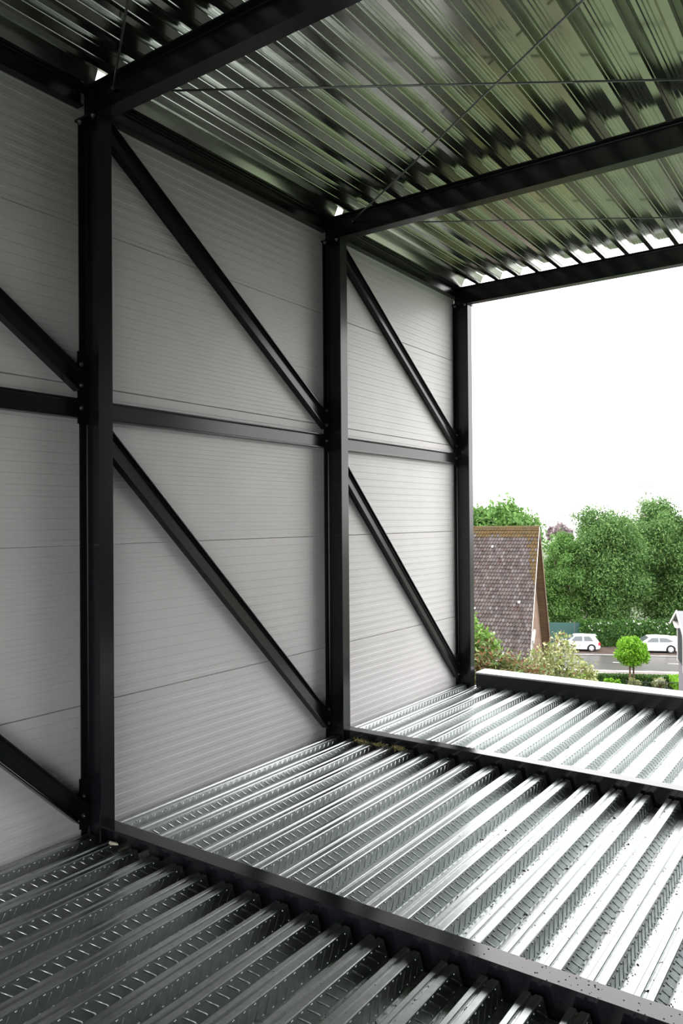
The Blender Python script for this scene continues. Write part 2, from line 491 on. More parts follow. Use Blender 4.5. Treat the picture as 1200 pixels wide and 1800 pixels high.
SX = -.160
segs = [(-2.5, -.056), (.056, L - .056), (L + .056, YE - .056)]
where = ['left of the nearest column', 'between the nearest and middle columns', 'between the middle and end columns']
for (a, c), wv in zip(segs, where):
    beam('eave_beam', (SX, a, 4.485), (SX, c, 4.485), .12, .064, 'black beam along the wall top, ' + wv, 'beam', group='beams along the top of the wall')
    beam('wall_rail', (SX, a, 2.543), (SX, c, 2.543), .12, .064, 'black horizontal rail at mid wall height, ' + wv, 'rail', group='mid-height wall rails')
    # braces
    for nm, (za, ya), (zb, yb) in (('upper', (4.400, .075), (2.700, L - .056)), ('lower', (2.418, .075), (.040, L - .066))):
        base = -L if a < -1 else (0 if a < 1 else L)
        y1_, y2_ = base + ya, base + yb
        z1_, z2_ = za, zb
        if base < 0:
            # only the length near the column is needed
            f = .25; z1_ = za + (zb - za) * f; y1_ = y1_ + (y2_ - y1_) * f
        d = Vector((0, y2_ - y1_, z2_ - z1_)).normalized()
        beam('diagonal_brace', (SX, y1_, z1_), (SX, y2_, z2_), .12, .064, 'black %s diagonal brace %s' % (nm, wv), 'brace', upd=(0, -d.z, d.y), group='diagonal wall braces')
    if False: pass

# roof bracing rods
RODZ = 4.47
def rod(a, b, label):
    t = thing('tie_rod', label, 'rod', (a[0], a[1], RODZ), 'roof bracing rods', 'thing')
    MB().tube((a[0], a[1], RODZ), (b[0], b[1], RODZ), .0065, n=8).build('bar', M['rod'], t, smooth=True)
    d = (Vector((b[0], b[1], 0)) - Vector((a[0], a[1], 0))).normalized()
    mb = MB()
    p = Vector((a[0], a[1], RODZ))
    mb.tube(p + d * .01, p + d * .035, .014, n=6)
    mb.build('nut', M['rod'], t)
rod((.09, .008), (3.95, L - .01), 'thin steel bracing rod running right from the nearest roof beam, crossing another rod')
rod((.09, L - .008), (3.95, .012), 'thin steel bracing rod rising from the middle column towards the top of the picture')
rod((.09, L + .008), (3.95, YE - .012), 'thin steel bracing rod below the roof deck of the farthest bay')
rod((.09, -.008), (3.95, -L), 'thin steel bracing rod rising out of the picture beside the nearest column')

# ------------------------------------------------------------------ loose bits on the floor
def tuft(x, y, z, label, seed):
    r_ = random.Random(seed)
    mb = MB()
    for i in range(90):
        a = r_.random() * 6.28; rr = .042 * r_.random()
        p = Vector((x + rr * math.cos(a) * 1.9, y - abs(rr * math.sin(a)) * .9 - .004, z + .004 + .018 * r_.random()))
        d = Vector((r_.uniform(-1, 1), r_.uniform(-.8, .3), r_.uniform(-.7, .5))).normalized() * r_.uniform(.014, .036)
        s_ = d.orthogonal().normalized() * r_.uniform(.002, .005)
        t_ = d.cross(s_).normalized() * r_.uniform(.002, .005)
        mb.add([p - s_, p + s_, p + t_, p + d], [(0, 2, 1), (0, 1, 3), (1, 2, 3), (2, 0, 3)])
    o = mb.build('mineral_wool_tuft', M['wool'])
    tag(o, label, 'insulation tuft', 'tufts of mineral wool by the middle floor beam', 'thing')
for i, (px, lb) in enumerate(((.20, 'yellowish mineral wool tuft closest to the middle column foot'), (.38, 'dark olive mineral wool tuft, second along from the middle column'), (.57, 'mineral wool tuft with a pale tip, third along from the middle column'))):
    tuft(px, L - .058, ZT - .006, lb, 31 + i)
mb = MB()
mb.add([(.10, -.075, ZT + .001), (.13, -.085, ZT + .001), (.175, -.062, ZT + .002), (.15, -.05, ZT + .002), (.105, -.068, ZT + .014), (.132, -.076, ZT + .016), (.17, -.060, ZT + .010), (.148, -.054, ZT + .012)],
       [(0, 3, 2, 1), (4, 5, 6, 7), (0, 1, 5, 4), (1, 2, 6, 5), (2, 3, 7, 6), (3, 0, 4, 7)])
tag(mb.build('scrap', M['scrap']), 'small cream scrap lying on a deck rib at the foot of the nearest column', 'scrap', None, 'thing')
# leaf litter in the valleys and on the beams
mb = MB()
for i in range(5600):
    k = rnd.randint(6, 24)
    e = E0 + k * PIT
    if e > 5.2: continue
    u = rnd.random()
    dens = min(1, max(0.06, (e - 1.2) / 1.6))
    if rnd.random() > dens: continue
    if u < .78:
        xx = e + .0235 + abs(rnd.gauss(0, .012)); zz = ZT - DH + .001
        if xx > e + .08: continue
    elif u < .93:
        xx = e - .043 + rnd.uniform(-.004, .004); zz = ZT - .009
    else:
        xx = e - rnd.uniform(.004, .075); zz = ZT + .0005
        if -.055 < xx - e < -.03: continue
    yy = rnd.choice([rnd.uniform(-1.2, -.06), rnd.uniform(.07, L - .07), rnd.uniform(.07, L - .07), rnd.uniform(L + .07, YE - .1)])
    s_ = rnd.uniform(.001, .0032) * (2.2 if rnd.random() < .04 else 1)
    a = rnd.random() * 6.28
    c, sn = math.cos(a) * s_ * 1.8, math.sin(a) * s_ * 1.8
    mb.add([(xx - c, yy - sn, zz), (xx + sn * .6, yy - c * .6, zz), (xx + c, yy + sn, zz), (xx - sn * .6, yy + c * .6, zz), (xx, yy, zz + s_ * 1.1)], [(0, 1, 4), (1, 2, 4), (2, 3, 4), (3, 0, 4)])
mb.build('leaf_litter', M['debris'], floor, kind='stuff')
mb = MB()
for i in range(150):
    xx = 2.2 + rnd.random() ** .7 * 2.2
    yy = rnd.uniform(-.05, .05); s_ = rnd.uniform(.0012, .0034); a = rnd.random() * 6.28
    c, sn = math.cos(a) * s_ * 1.5, math.sin(a) * s_ * 1.5
    mb.add([(xx - c, yy - sn, .0004), (xx + sn, yy - c, .0004), (xx + c, yy + sn, .0004), (xx - sn, yy + c, .0004), (xx, yy, s_)], [(0, 1, 4), (1, 2, 4), (2, 3, 4), (3, 0, 4)])
fb = [o for o in COL.objects if o.name.startswith('floor_beam')][0]
mb.build('dirt_specks', M['debris'], fb, kind='stuff')

# ================================================================== outdoors
def cam2(r, d):
    return (CAM.x + math.cos(YAW) * r - math.sin(YAW) * d, CAM.y + math.sin(YAW) * r + math.cos(YAW) * d)
STA = YAW - math.radians(10.2)     # heading of the street
SO = cam2(22, 60)
def S(s, t, z):
    return (SO[0] + math.cos(STA) * s - math.sin(STA) * t, SO[1] + math.sin(STA) * s + math.cos(STA) * t, z)

def slab(name, s0, s1, t0, t1, z0, z1, m, parent=None, kind='structure'):
    o = MB(S).box((s0, t0, z0), (s1, t1, z1)).build(name, m, parent)
    if kind: o['kind'] = kind
    return o
gl = MB().add([(-300, -80, GROUND - .05), (400, -80, GROUND - .05), (400, 700, GROUND - .05), (-300, 700, GROUND - .05)], [(0, 1, 2, 3)]).build('ground', M['lawn'])
tag(gl, 'green lawn around the building', None, None, 'structure')
road = struct('road', S(0, 0, GROUND), 'wet grey road with white lines')
MB(S).box((-80, -3.3, GROUND - .3), (90, 3.6, GROUND)).build('carriageway', M['road'], road)
MB(S).box((-80, -3.55, GROUND - .3), (90, -3.3, GROUND - .01)).build('gutter', M['kerb'], road, label='dark wet gutter')
MB(S).box((-80, 3.35, GROUND), (90, 3.50, GROUND + .004)).build('edge_line', M['line'], road, label='white line')
MB(S).box((-80, 2.75, GROUND), (90, 3.1, GROUND + .003)).build('gutter', M['kerb'], road, label='dark wet strip')
MB(S).box((-80, -3.84, GROUND - .3), (90, -3.57, GROUND + .06)).build('kerb', M['line'], road, label='pale kerb')
for k in range(-10, 12):
    MB(S).box((k * 4.1 - .9, -.06, GROUND), (k * 4.1 + .9, .06, GROUND + .004)).build('lane_dash', M['line'], road)
slab('pavement', -80, 90, -7.0, -3.86, GROUND - .3, GROUND + .04, M['paving'])
slab('verge', -80, 90, 3.62, 7.4, GROUND - .3, GROUND + .01, M['verge'])
pv = bpy.data.objects['pavement']
for (s0, t0) in ((2.6, -5.3), (3.3, -6.2), (2.0, -4.8), (-3.2, -4.6)):
    MB(S).box((s0, t0, GROUND + .041), (s0 + .9, t0 + .18, GROUND + .046)).build('marking', M['line'], pv, label='white mark on the pavement')

# ---- cars
def car(name, label, s_front, length, width, height, t_c, body_m, fat, three_door):
    """heading towards -s; local x from front (0) to rear (length)"""
    t = thing(name, label, 'car', S(s_front + length / 2, t_c, GROUND + .01), None, 'thing')
    def X(x, y, z): return S(s_front + x, t_c + y, GROUND + .01 + z)
    W = width / 2
    wr = .30 if not fat else .325
    wf, wb = length * .19, length * .80
    sill = .20
    def arch(cx):
        R = wr + .055
        return [(cx + R * math.cos(a), wr + R * math.sin(a)) for a in [math.pi * (1 - i / 8) for i in range(9)] ]
    hb = height * .60
    if three_door:
        low = [(0.10, .22), (wf - wr - .055, sill)] + [p for p in arch(wf) if p[1] > sill] + [(wf + wr + .055, sill), (wb - wr - .055, sill)] + [p for p in arch(wb) if p[1] > sill] + \
              [(wb + wr + .055, sill), (length - .1, .26), (length - .0, .38), (length - .02, .58), (length - .12, hb + .02), (length * .32, hb + .02), (length * .27, hb), (.35, hb - .10), (.10, hb - .26), (.02, .45)]
        gh = [(length * .24, hb), (length * .44, height - .03), (length * .60, height), (length * .88, height - .04), (length * .975, hb)]
    else:
        low = [(0.12, .22), (wf - wr - .055, sill)] + [p for p in arch(wf) if p[1] > sill] + [(wf + wr + .055, sill), (wb - wr - .055, sill)] + [p for p in arch(wb) if p[1] > sill] + \
              [(wb + wr + .055, sill), (length - .12, .28), (length, .42), (length - .03, .72), (length - .10, hb + .10), (length * .33, hb + .03), (length * .25, hb + .0), (.45, hb - .08), (.10, hb - .25), (.02, .5)]
        gh = [(length * .24, hb + .01), (length * .42, height - .04), (length * .58, height), (length * .82, height - .04), (length * .93, height - .13), (length * .965, hb + .05)]
    mb = MB(X)
    n = len(low)
    ins = .05
    # side skins slightly tucked in at the bottom
    def yy(z): return W - (.06 * max(0, (.45 - z) / .3)) - .03 * max(0, (z - .6) / .3)
    a = [(p[0], -yy(p[1]), p[1]) for p in low]; c = [(p[0], yy(p[1]), p[1]) for p in low]
    mb.add(a + c, [(i, n + i, n + (i + 1) % n, (i + 1) % n) for i in range(n)] + [tuple(range(n)), tuple(range(2 * n - 1, n - 1, -1))])
    body = mb.build('body', body_m, t, recalc=True)
    tp = .34
    def gy(z): return W - .05 - (z - hb) * tp
    mb = MB(X)
    n = len(gh)
    a = [(p[0], -gy(p[1]), p[1]) for p in gh]; c = [(p[0], gy(p[1]), p[1]) for p in gh]
    mb.add(a + c, [(i, n + i, n + (i + 1) % n, (i + 1) % n) for i in range(n)] + [tuple(range(n)), tuple(range(2 * n - 1, n - 1, -1))])
    mb.build('cabin', body_m, t, recalc=True)
    zt, zb = height - .10, hb + .055
    if three_door:
        wins = [[(length * .335, zb), (length * .445, zt), (length * .60, zt + .02), (length * .60, zb)], [(length * .635, zb), (length * .635, zt + .02), (length * .77, zt), (length * .84, zb + .06), (length * .84, zb)]]
    else:
        wins = [[(length * .33, zb), (length * .45, zt - .01), (length * .575, zt + .01), (length * .575, zb + .02)], [(length * .595, zb + .02), (length * .595, zt + .01), (length * .74, zt - .02), (length * .86, zb + .12), (length * .80, zb + .05)]]
    for s_ in (-1, 1):
        for wv in wins:
            mb = MB(X)
            mb.add([(p[0], s_ * (gy(p[1]) + .008), p[1]) for p in wv] + [(p[0], s_ * (gy(p[1]) - .01), p[1]) for p in wv],
                   [tuple(range(len(wv)))] + [(i, (i + 1) % len(wv), len(wv) + (i + 1) % len(wv), len(wv) + i) for i in range(len(wv))])
            mb.build('side_window', M['glass'], t, recalc=True)
    # windscreen and rear window, set just proud of the cabin
    def endglass(p, q, nm, off):
        mb = MB(X)
        f0, f1 = .12, .88
        P = [(p[0] + (q[0] - p[0]) * f, p[1] + (q[1] - p[1]) * f) for f in (f0, f1)]
        vs = [(x_ + off, sg * (gy(z_) - .07), z_ + .004) for x_, z_ in P for sg in (-1, 1)]
        mb.add(vs, [(0, 1, 3, 2)]).build(nm, M['glass'], t)
    endglass(gh[0], gh[1], 'windscreen', -.012)
    endglass(gh[-1], gh[-2], 'rear_window', .014)
    for cx, sy in ((wf, -1), (wb, -1), (wf, 1), (wb, 1)):
        yo = sy * (W - .035); yi = sy * (W - .22)
        w = MB(X).tube((cx, yi, wr), (cx, yo, wr), wr, wr, 24).build('wheel', M['tyre'], t)
        rm = MB(X).tube((cx, yo, wr), (cx, yo + sy * .012, wr), wr * .66, wr * .60, 20)
        rm.tube((cx, yo + sy * .012, wr), (cx, yo + sy * .03, wr), wr * .18, wr * .14, 10)
        rm.build('rim', M['rim'], w, recalc=True)
        sp = MB(X)
        for q in range(5):
            an = q * 2 * math.pi / 5 + .3
            px_, pz_ = cx + wr * .42 * math.cos(an), wr + wr * .42 * math.sin(an)
            sp.tube((px_, yo + sy * .0125, pz_), (px_, yo + sy * .016, pz_), wr * .11, wr * .11, 8)
        sp.build('rim_hole', M['blackplastic'], w, kind='stuff')
    MB(X).box((wf + wr, -W + .12, .13), (wb - wr, W - .12, .21)).build('underbody', M['blackplastic'], t)
    for s_ in (-1, 1):
        if three_door:
            MB(X).box((length - .17, s_ * (W - .02) - .035, .55), (length - .005, s_ * (W - .02) + .02, .80)).build('tail_light', M['red'], t)
        else:
            MB(X).add([(length - .28, s_ * (W - .02), hb - .0), (length - .02, s_ * (W - .09), hb - .12), (length + .0, s_ * (W - .1), hb - .26), (length - .20, s_ * (W + .002), hb - .13),
                       (length - .28, s_ * (W - .2), hb - .0), (length - .02, s_ * (W - .25), hb - .12), (length + .0, s_ * (W - .25), hb - .26), (length - .2, s_ * (W - .2), hb - .13)],
                      [(0, 1, 2, 3), (4, 5, 6, 7), (0, 1, 5, 4), (1, 2, 6, 5), (2, 3, 7, 6), (3, 0, 4, 7)]).build('tail_light', M['red'], t, recalc=True)
        MB(X).box((.06, s_ * (W - .2) - .12, hb - .26), (.16, s_ * (W - .2) + .12, hb - .16)).build('headlight', M['rim'], t)
        MB(X).box((length * .335, s_ * (W + .04) - .06, hb + .0), (length * .335 + .10, s_ * (W + .04) + .06, hb + .12)).build('mirror', body_m, t)
    if three_door:
        MB(X).box((length * .60, -W + .001, hb - .12), (length * .60 + .12, -W + .026, hb - .09)).build('door_handle', body_m, t)
        MB(X).box((length * .88, -W + .3, height - .05), (length * .93, W - .3, height - .02)).build('spoiler', body_m, t)
    else:
        MB(X).box((length * .90, -W + .32, height - .10), (length * .965, W - .32, height - .065)).build('spoiler', body_m, t)
    return t
car('hatchback_car', 'small pale grey three-door hatchback parked beside the green fence', -4.75, 3.62, 1.55, 1.36, 5.35, M['car_silver'], False, True)
car('hatchback_car', 'white five-door hatchback parked behind the round lime-green tree', 1.10, 4.2, 1.75, 1.35, 5.45, M['car_white'], True, False)

# ---- foliage
def leaves(name, blobs, n, ll, lw, m, parent, shell=.55, droop=0.0, seed=1, fold=False, kind='stuff', up_bias=0.0, clump=0, clump_r=.3):
    R = np.random.default_rng(seed)
    bl = np.array(blobs, float)
    area = (bl[:, 3] * bl[:, 4] + bl[:, 4] * bl[:, 5] + bl[:, 3] * bl[:, 5])
    idx = R.choice(len(bl), n, p=area / area.sum())
    d = R.normal(size=(n, 3)); d /= np.linalg.norm(d, axis=1)[:, None]
    rad = shell + (1 - shell) * R.random(n) ** .6
    c = bl[idx, :3] + d * bl[idx, 3:6] * rad[:, None]
    if clump:
        k = max(1, n // clump)
        cc = c[:k]
        c = np.repeat(cc, clump, axis=0)
        dd = np.repeat(d[:k], clump, axis=0)
        n = len(c)
        c = c + R.normal(size=(n, 3)) * clump_r
        d = dd
    ax = R.normal(size=(n, 3)) + d * .7
    ax[:, 2] -= droop
    ax /= np.linalg.norm(ax, axis=1)[:, None]
    nr = R.normal(size=(n, 3)) + d * 1.0
    nr[:, 2] += .4 + up_bias
    sd = np.cross(nr, ax); sd /= (np.linalg.norm(sd, axis=1)[:, None] + 1e-9)
    s = (.65 + .7 * R.random(n))[:, None]
    A = c - ax * ll * .5 * s; B = c + ax * ll * .5 * s
    nn = np.cross(ax, sd)
    Lf = c + sd * lw * .5 * s + nn * lw * .12; Rt = c - sd * lw * .5 * s + nn * lw * .12
    V = np.stack([A, Rt, B, Lf], 1).reshape(-1, 3)
    org = ORG.get(parent.name, Vector((0, 0, 0))) if parent else Vector((0, 0, 0))
    V = V - np.array(org)
    me = bpy.data.meshes.new(name)
    nv = len(V)
    me.vertices.add(nv); me.vertices.foreach_set('co', V.astype(np.float32).ravel())
    me.loops.add(nv); me.loops.foreach_set('vertex_index', np.arange(nv, dtype=np.int32))
    me.polygons.add(n); me.polygons.foreach_set('loop_start', np.arange(0, nv, 4, dtype=np.int32))
    me.materials.append(m)
    me.update(); me.validate()
    o = bpy.data.objects.new(name, me)
    COL.objects.link(o)
    if parent: o.parent = parent
    o['kind'] = kind
    return o

def blob_cloud(c, R3, n, rmin, rmax, seed, flat=.0):
    r_ = random.Random(seed)
    out = []
    for i in range(n):
        while True:
            x, y, z = r_.uniform(-1, 1), r_.uniform(-1, 1), r_.uniform(-1, 1)
            if x * x + y * y + z * z < 1: break
        q = r_.uniform(rmin, rmax)
        out.append((c[0] + x * R3[0], c[1] + y * R3[1], c[2] + z * R3[2], q, q, q * .85))
    return out

def tree(name, label, cat, r, d, z_top, R, leafm, n, ll, lw, seed, trunk_r=.22, z_bot=None, group=None, nb=26, droop=.5, bl=None):
    x, y = cam2(r, d)
    t = thing(name, label, cat, (x, y, GROUND), group, 'thing')
    zb = GROUND + 2 if z_bot is None else z_bot
    zc, hz = (z_top + zb) / 2, (z_top - zb) / 2
    br = R * .30
    blobs = blob_cloud((x, y, zc), (R * .72, R * .72, max(.2, hz - br * .6)), nb, br * .6, br * 1.15, seed)
    leaves('crown', blobs, n, ll, lw, leafm, t, .5, droop, seed, clump=46, clump_r=R * .085)
    mb = MB()
    p0 = Vector((x, y, GROUND)); p1 = Vector((x + .2, y, zb + (z_top - zb) * .3)); p2 = Vector((x - .1, y + .1, z_top - hz * .5))
    mb.path([p0, p1, p2], [trunk_r, trunk_r * .75, trunk_r * .25], 10)
    mb.build('trunk', M['bark'], t, smooth=True)
    r_ = random.Random(seed + 5)
    for i in range(7):
        q = p0.lerp(p1, .6 + .06 * i) if i < 4 else p1.lerp(p2, .15 * i - .3)
        b_ = blobs[r_.randrange(len(blobs))]
        MB().path([q, q.lerp(Vector(b_[:3]), .5) + Vector((0, 0, .3)), Vector(b_[:3])], [trunk_r * .35, trunk_r * .22, trunk_r * .08], 6).build('branch', M['bark'], t, smooth=True)
    return t
tree('tall_tree', 'light green narrow tree just past the steep tiled roof', 'tree', 20.6, 72, 1.0, 2.6, M['leaf_light'], 46000, .24, .10, 21, z_bot=-8.6, nb=34)
tree('tall_tree', 'dense green tree above the pale grey car', 'tree', 24.9, 73, 3.5, 4.5, M['leaf_tree'], 95000, .25, .10, 22, .35, z_bot=-9.4, nb=60)
tree('tall_tree', 'highest tree on the street, its bright crown under the faint spire', 'tree', 30.9, 75, 4.3, 4.4, M['leaf_tree'], 100000, .25, .10, 23, .4, z_bot=-9.2, nb=60)
tree('tall_tree', 'big tree at the edge of the picture above the mauve house', 'tree', 34.6, 74, 4.3, 3.9, M['leaf_tree'], 60000, .25, .10, 24, .35, z_bot=-9.2, nb=40)
tree('tall_tree', 'green treetop showing over the ridge of the tiled roof', 'tree', 12.0, 62, 2.9, 4.2, M['leaf_light'], 34000, .42, .2, 25, .3, z_bot=-3, nb=52)
tree('tall_tree', 'hazy copper-leaved treetop far behind the light green tree', 'tree', 36.2, 128, 2.1, 2.3, M['leaf_purple'], 5000, .5, .2, 26, .3, z_bot=-4, nb=12)
# hedge behind the cars
def hedge_box(name, label, s0, s1, t0, t1, z1, m, n, ll, lw, seed, cat='hedge', wob=.1):
    t = thing(name, label, cat, S((s0 + s1) / 2, (t0 + t1) / 2, GROUND), None, 'thing')
    R = np.random.default_rng(seed)
    # points near the faces of the box
    s = R.uniform(s0, s1, n); tt = R.uniform(t0, t1, n); z = R.uniform(GROUND + .05, z1, n)
    f = R.integers(0, 4, n)
    z = np.where(f == 0, z1, z); tt = np.where(f == 1, t0, tt); s = np.where(f == 2, s1, s); s = np.where((f == 3) & (R.random(n) < .3), s0, s)
    P = [S(a, b_, c) for a, b_, c in zip(s, tt, z)]
    blobs = [(p[0], p[1], p[2], wob, wob, wob) for p in P]
    leaves('foliage', blobs, n, ll, lw, m, t, .2, 0, seed)
    MB(S).box((s0 + .12, t0 + .12, GROUND), (s1 - .12, t1 - .12, z1 - .12)).build('twigs', M['leaf_dark'], t)
    return t
hedge_box('wild_hedge', 'overgrown green hedge with white blossom behind the parked cars', 1.9 - 4, 14, 7.6, 9.4, GROUND + 2.0, M['leaf_hedge'], 16000, .24, .14, 41, wob=.32)
wh = [o for o in COL.objects if o.name == 'wild_hedge'][0]
fl = []
for i in range(40):
    p = S(rnd.uniform(-2, 9), 7.4 + rnd.uniform(-.1, .3), GROUND + rnd.choice([rnd.uniform(1.3, 2.3), rnd.uniform(1.7, 2.2)]))
    fl.append((p[0], p[1], p[2], .1, .1, .1))
leaves('blossom', fl, 130, .12, .09, M['blossom'], wh, .2, 0, 5)
# clipped front hedge
hedge_box('box_hedge', 'clipped green hedge behind the round lime-green tree', -3.75, 1.3, -8.45, -7.8, GROUND + .62, M['leaf_hedge'], 9000, .11, .07, 42, wob=.05)
hedge_box('box_hedge', 'bright green clipped hedge arm beside the mauve house', 1.32, 2.2, -10.6, -7.8, GROUND + .66, M['leaf_lime'], 6000, .11, .07, 43, wob=.05)
hedge_box('box_hedge', 'short bright end of clipped hedge beside the yellow-budded shrub', -4.7, -3.8, -9.2, -7.8, GROUND + .62, M['leaf_lime'], 3000, .11, .07, 44, wob=.05)
def bush(name, label, r, d, zc, R3, m, n, ll, lw, seed, cat='shrub', nb=10, group=None, extra=None):
    x, y = cam2(r, d)
    t = thing(name, label, cat, (x, y, GROUND), group, 'thing')
    blobs = blob_cloud((x, y, zc), [q * .7 for q in R3], nb, min(R3) * .3, min(R3) * .55, seed)
    leaves('foliage', blobs, n, ll, lw, m, t, .35, 0, seed, clump=7, clump_r=ll * .5)
    mb = MB()
    r_ = random.Random(seed)
    for b_ in blobs[:9]:
        mb.path([(x + r_.uniform(-.1, .1), y + r_.uniform(-.1, .1), GROUND), (x * .6 + b_[0] * .4, y * .6 + b_[1] * .4, GROUND + (b_[2] - GROUND) * .6), b_[:3]], [.06, .04, .012], 6)
    mb.build('stems', M['bark'], t, smooth=True, kind='stuff')
    return t
fs_ = bush('flowering_shrub', 'low shrub with white flowers in front of the clipped hedge', 20.9, 50.9, GROUND + .45, (.75, .5, .4), M['leaf_yellow'], 1500, .09, .06, 51)
_x, _y = cam2(20.9, 50.9)
leaves('blossom', blob_cloud((_x, _y, GROUND + .5), (.5, .35, .3), 8, .15, .25, 51), 220, .07, .06, M['blossom'], fs_, .6, 0, 52)
bush('low_shrub', 'small pale green shrub at the foot of the round tree', 19.4, 50.9, GROUND + .35, (.7, .4, .3), M['leaf_yellow'], 1200, .09, .06, 52)
bush('low_shrub', 'small yellow-green shrub at the end of the clipped hedge', 17.7, 50.8, GROUND + .4, (.7, .4, .35), M['leaf_lime'], 1400, .1, .06, 53)

# topiary ball tree
bx, by = cam2(19.33, 51.5)
bt = thing('ball_tree', 'round lime-green clipped tree on two brown stems', 'tree', (bx, by, GROUND), None, 'thing')
bl = blob_cloud((bx, by, -7.1), (.80, .80, .74), 60, .28, .48, 61)
leaves('crown', bl, 26000, .15, .075, M['leaf_lime'], bt, .5, -.2, 61, clump=8, clump_r=.07)
for k, dx in enumerate((-.14, .16)):
    ex, ey = math.cos(YAW) * dx, math.sin(YAW) * dx
    MB().path([(bx + ex, by + ey, GROUND), (bx + ex * .8, by + ey * .8, GROUND + .9), (bx + ex * .9, by + ey * .9, -7.3)], [.085, .06, .05], 8).build('stem', M['bark'], bt, smooth=True)

# near shrubs below the edge beam
def near_shrub(name, label, blobs, leafset, seed):
    cx = sum(b_[0] for b_ in blobs) / len(blobs); cy = sum(b_[1] for b_ in blobs) / len(blobs)
    t = thing(name, label, 'shrub', (cx, cy, GROUND), None, 'thing')
    for nm, m, n, ll, lw, dr, cl in leafset:
        leaves(nm, blobs, n, ll, lw, m, t, .45, dr, seed + n, clump=cl, clump_r=ll * .45)
    r_ = random.Random(seed)
    mb = MB()
    for b_ in blobs:
        mb.path([(cx + r_.uniform(-.3, .3), cy + r_.uniform(-.3, .3), GROUND), ((cx + b_[0]) / 2 + r_.uniform(-.3, .3), (cy + b_[1]) / 2 + r_.uniform(-.3, .3), GROUND + (b_[2] - GROUND) * .6), b_[:3]], [.07, .045, .012], 6)
    mb.build('stems', M['bark'], t, smooth=True, kind='stuff')
    return t
def cb(items):
    out = []
    for r, d, z, q in items:
        x, y = cam2(r, d); out.append((x, y, z, q, q, q * .9))
    return out
near_shrub('photinia_shrub', 'tall bronze and green leafy shrub close behind the edge beam', cb([(3.9, 20.1, -1.95, .6), (4.5, 20.1, -2.15, .5), (3.6, 20, -2.5, .8), (4.2, 20.1, -2.35, .7), (4.7, 20, -2.5, .7), (3.0, 20.2, -2.3, .9), (3.5, 20.2, -1.8, .7), (2.6, 20.4, -3, 1.0), (4.4, 20, -3.2, .9), (5.2, 20.1, -2.9, .7), (5.6, 20, -3.3, .7), (3.4, 20, -3.6, 1.1)]),
           [('bronze_leaves', M['leaf_photinia'], 13000, .155, .045, .1, 9)], 71)
near_shrub('green_shrub', 'fresh green shrub with pale blossoms beside the end column', cb([(3.35, 20.6, -1.3, .5), (3.0, 20.6, -1.35, .6), (3.75, 20.6, -1.6, .45), (2.6, 20.6, -2.2, .8), (3.3, 20.55, -.9, .28)]),
           [('leaves', M['leaf_green'], 5200, .13, .055, .1, 7), ('blossom', M['leaf_yellow'], 260, .11, .09, 0, 3)], 72)
near_shrub('budding_shrub', 'yellow-budded shrub in front of the road and the parked pale car', cb([(5.8, 22, -2.3, .55), (6.2, 22, -2.0, .5), (6.5, 22.2, -2.5, .6), (5.9, 22, -2.9, .7), (6.8, 22.1, -2.7, .5), (7.0, 22.2, -3.0, .45), (6.4, 22, -3.2, .7), (5.5, 22, -2.7, .6), (6.25, 22, -1.65, .28), (7.15, 22.2, -2.55, .2)]),
           [('buds', M['leaf_yellow'], 3600, .10, .06, -.4, 5), ('leaves', M['leaf_photinia'], 1100, .12, .04, 0, 5)], 73)

# ---- house with the steep tiled roof
HA = YAW - math.radians(21)       # ridge heading
ho = cam2(9.79, 38)
def HS(a, b_, z):                 # a along the ridge (0 at the gable, negative along the house), b_ across (+ away)
    return (ho[0] + math.cos(HA) * a - math.sin(HA) * b_, ho[1] + math.sin(HA) * a + math.cos(HA) * b_, z)
RZ, TANP, HD = 1.37, 1.43, 5.3
house = thing('tiled_house', 'house with a steep mossy grey tiled roof beyond the end column', 'house', HS(-4, 0, GROUND), None, 'thing')
sl = math.hypot(HD, HD * TANP)
cs, sn_ = HD / sl, HD * TANP / sl
def roofp(a, k, lift, side=-1):    # k metres down the slope
    return HS(a, side * (k * cs + lift * sn_), RZ - k * sn_ + lift * cs)
for side, nm in ((-1, 'roof_slope'), (1, 'roof_slope')):
    mb = MB()
    th = .16
    P = [roofp(-11, 0, 0, side), roofp(0, 0, 0, side), roofp(0, sl, 0, side), roofp(-11, sl, 0, side), roofp(-11, 0, -th, side), roofp(0, 0, -th, side), roofp(0, sl, -th, side), roofp(-11, sl, -th, side)]
    mb.add(P, [(0, 1, 2, 3), (7, 6, 5, 4), (0, 4, 5, 1), (1, 5, 6, 2), (2, 6, 7, 3), (3, 7, 4, 0)])
    mb.build(nm, M['boarding'], house, recalc=True)
tiles = MB(); mossy = MB(); whites = MB()
EXP, TWD = .205, .145
rows = int(sl / EXP)
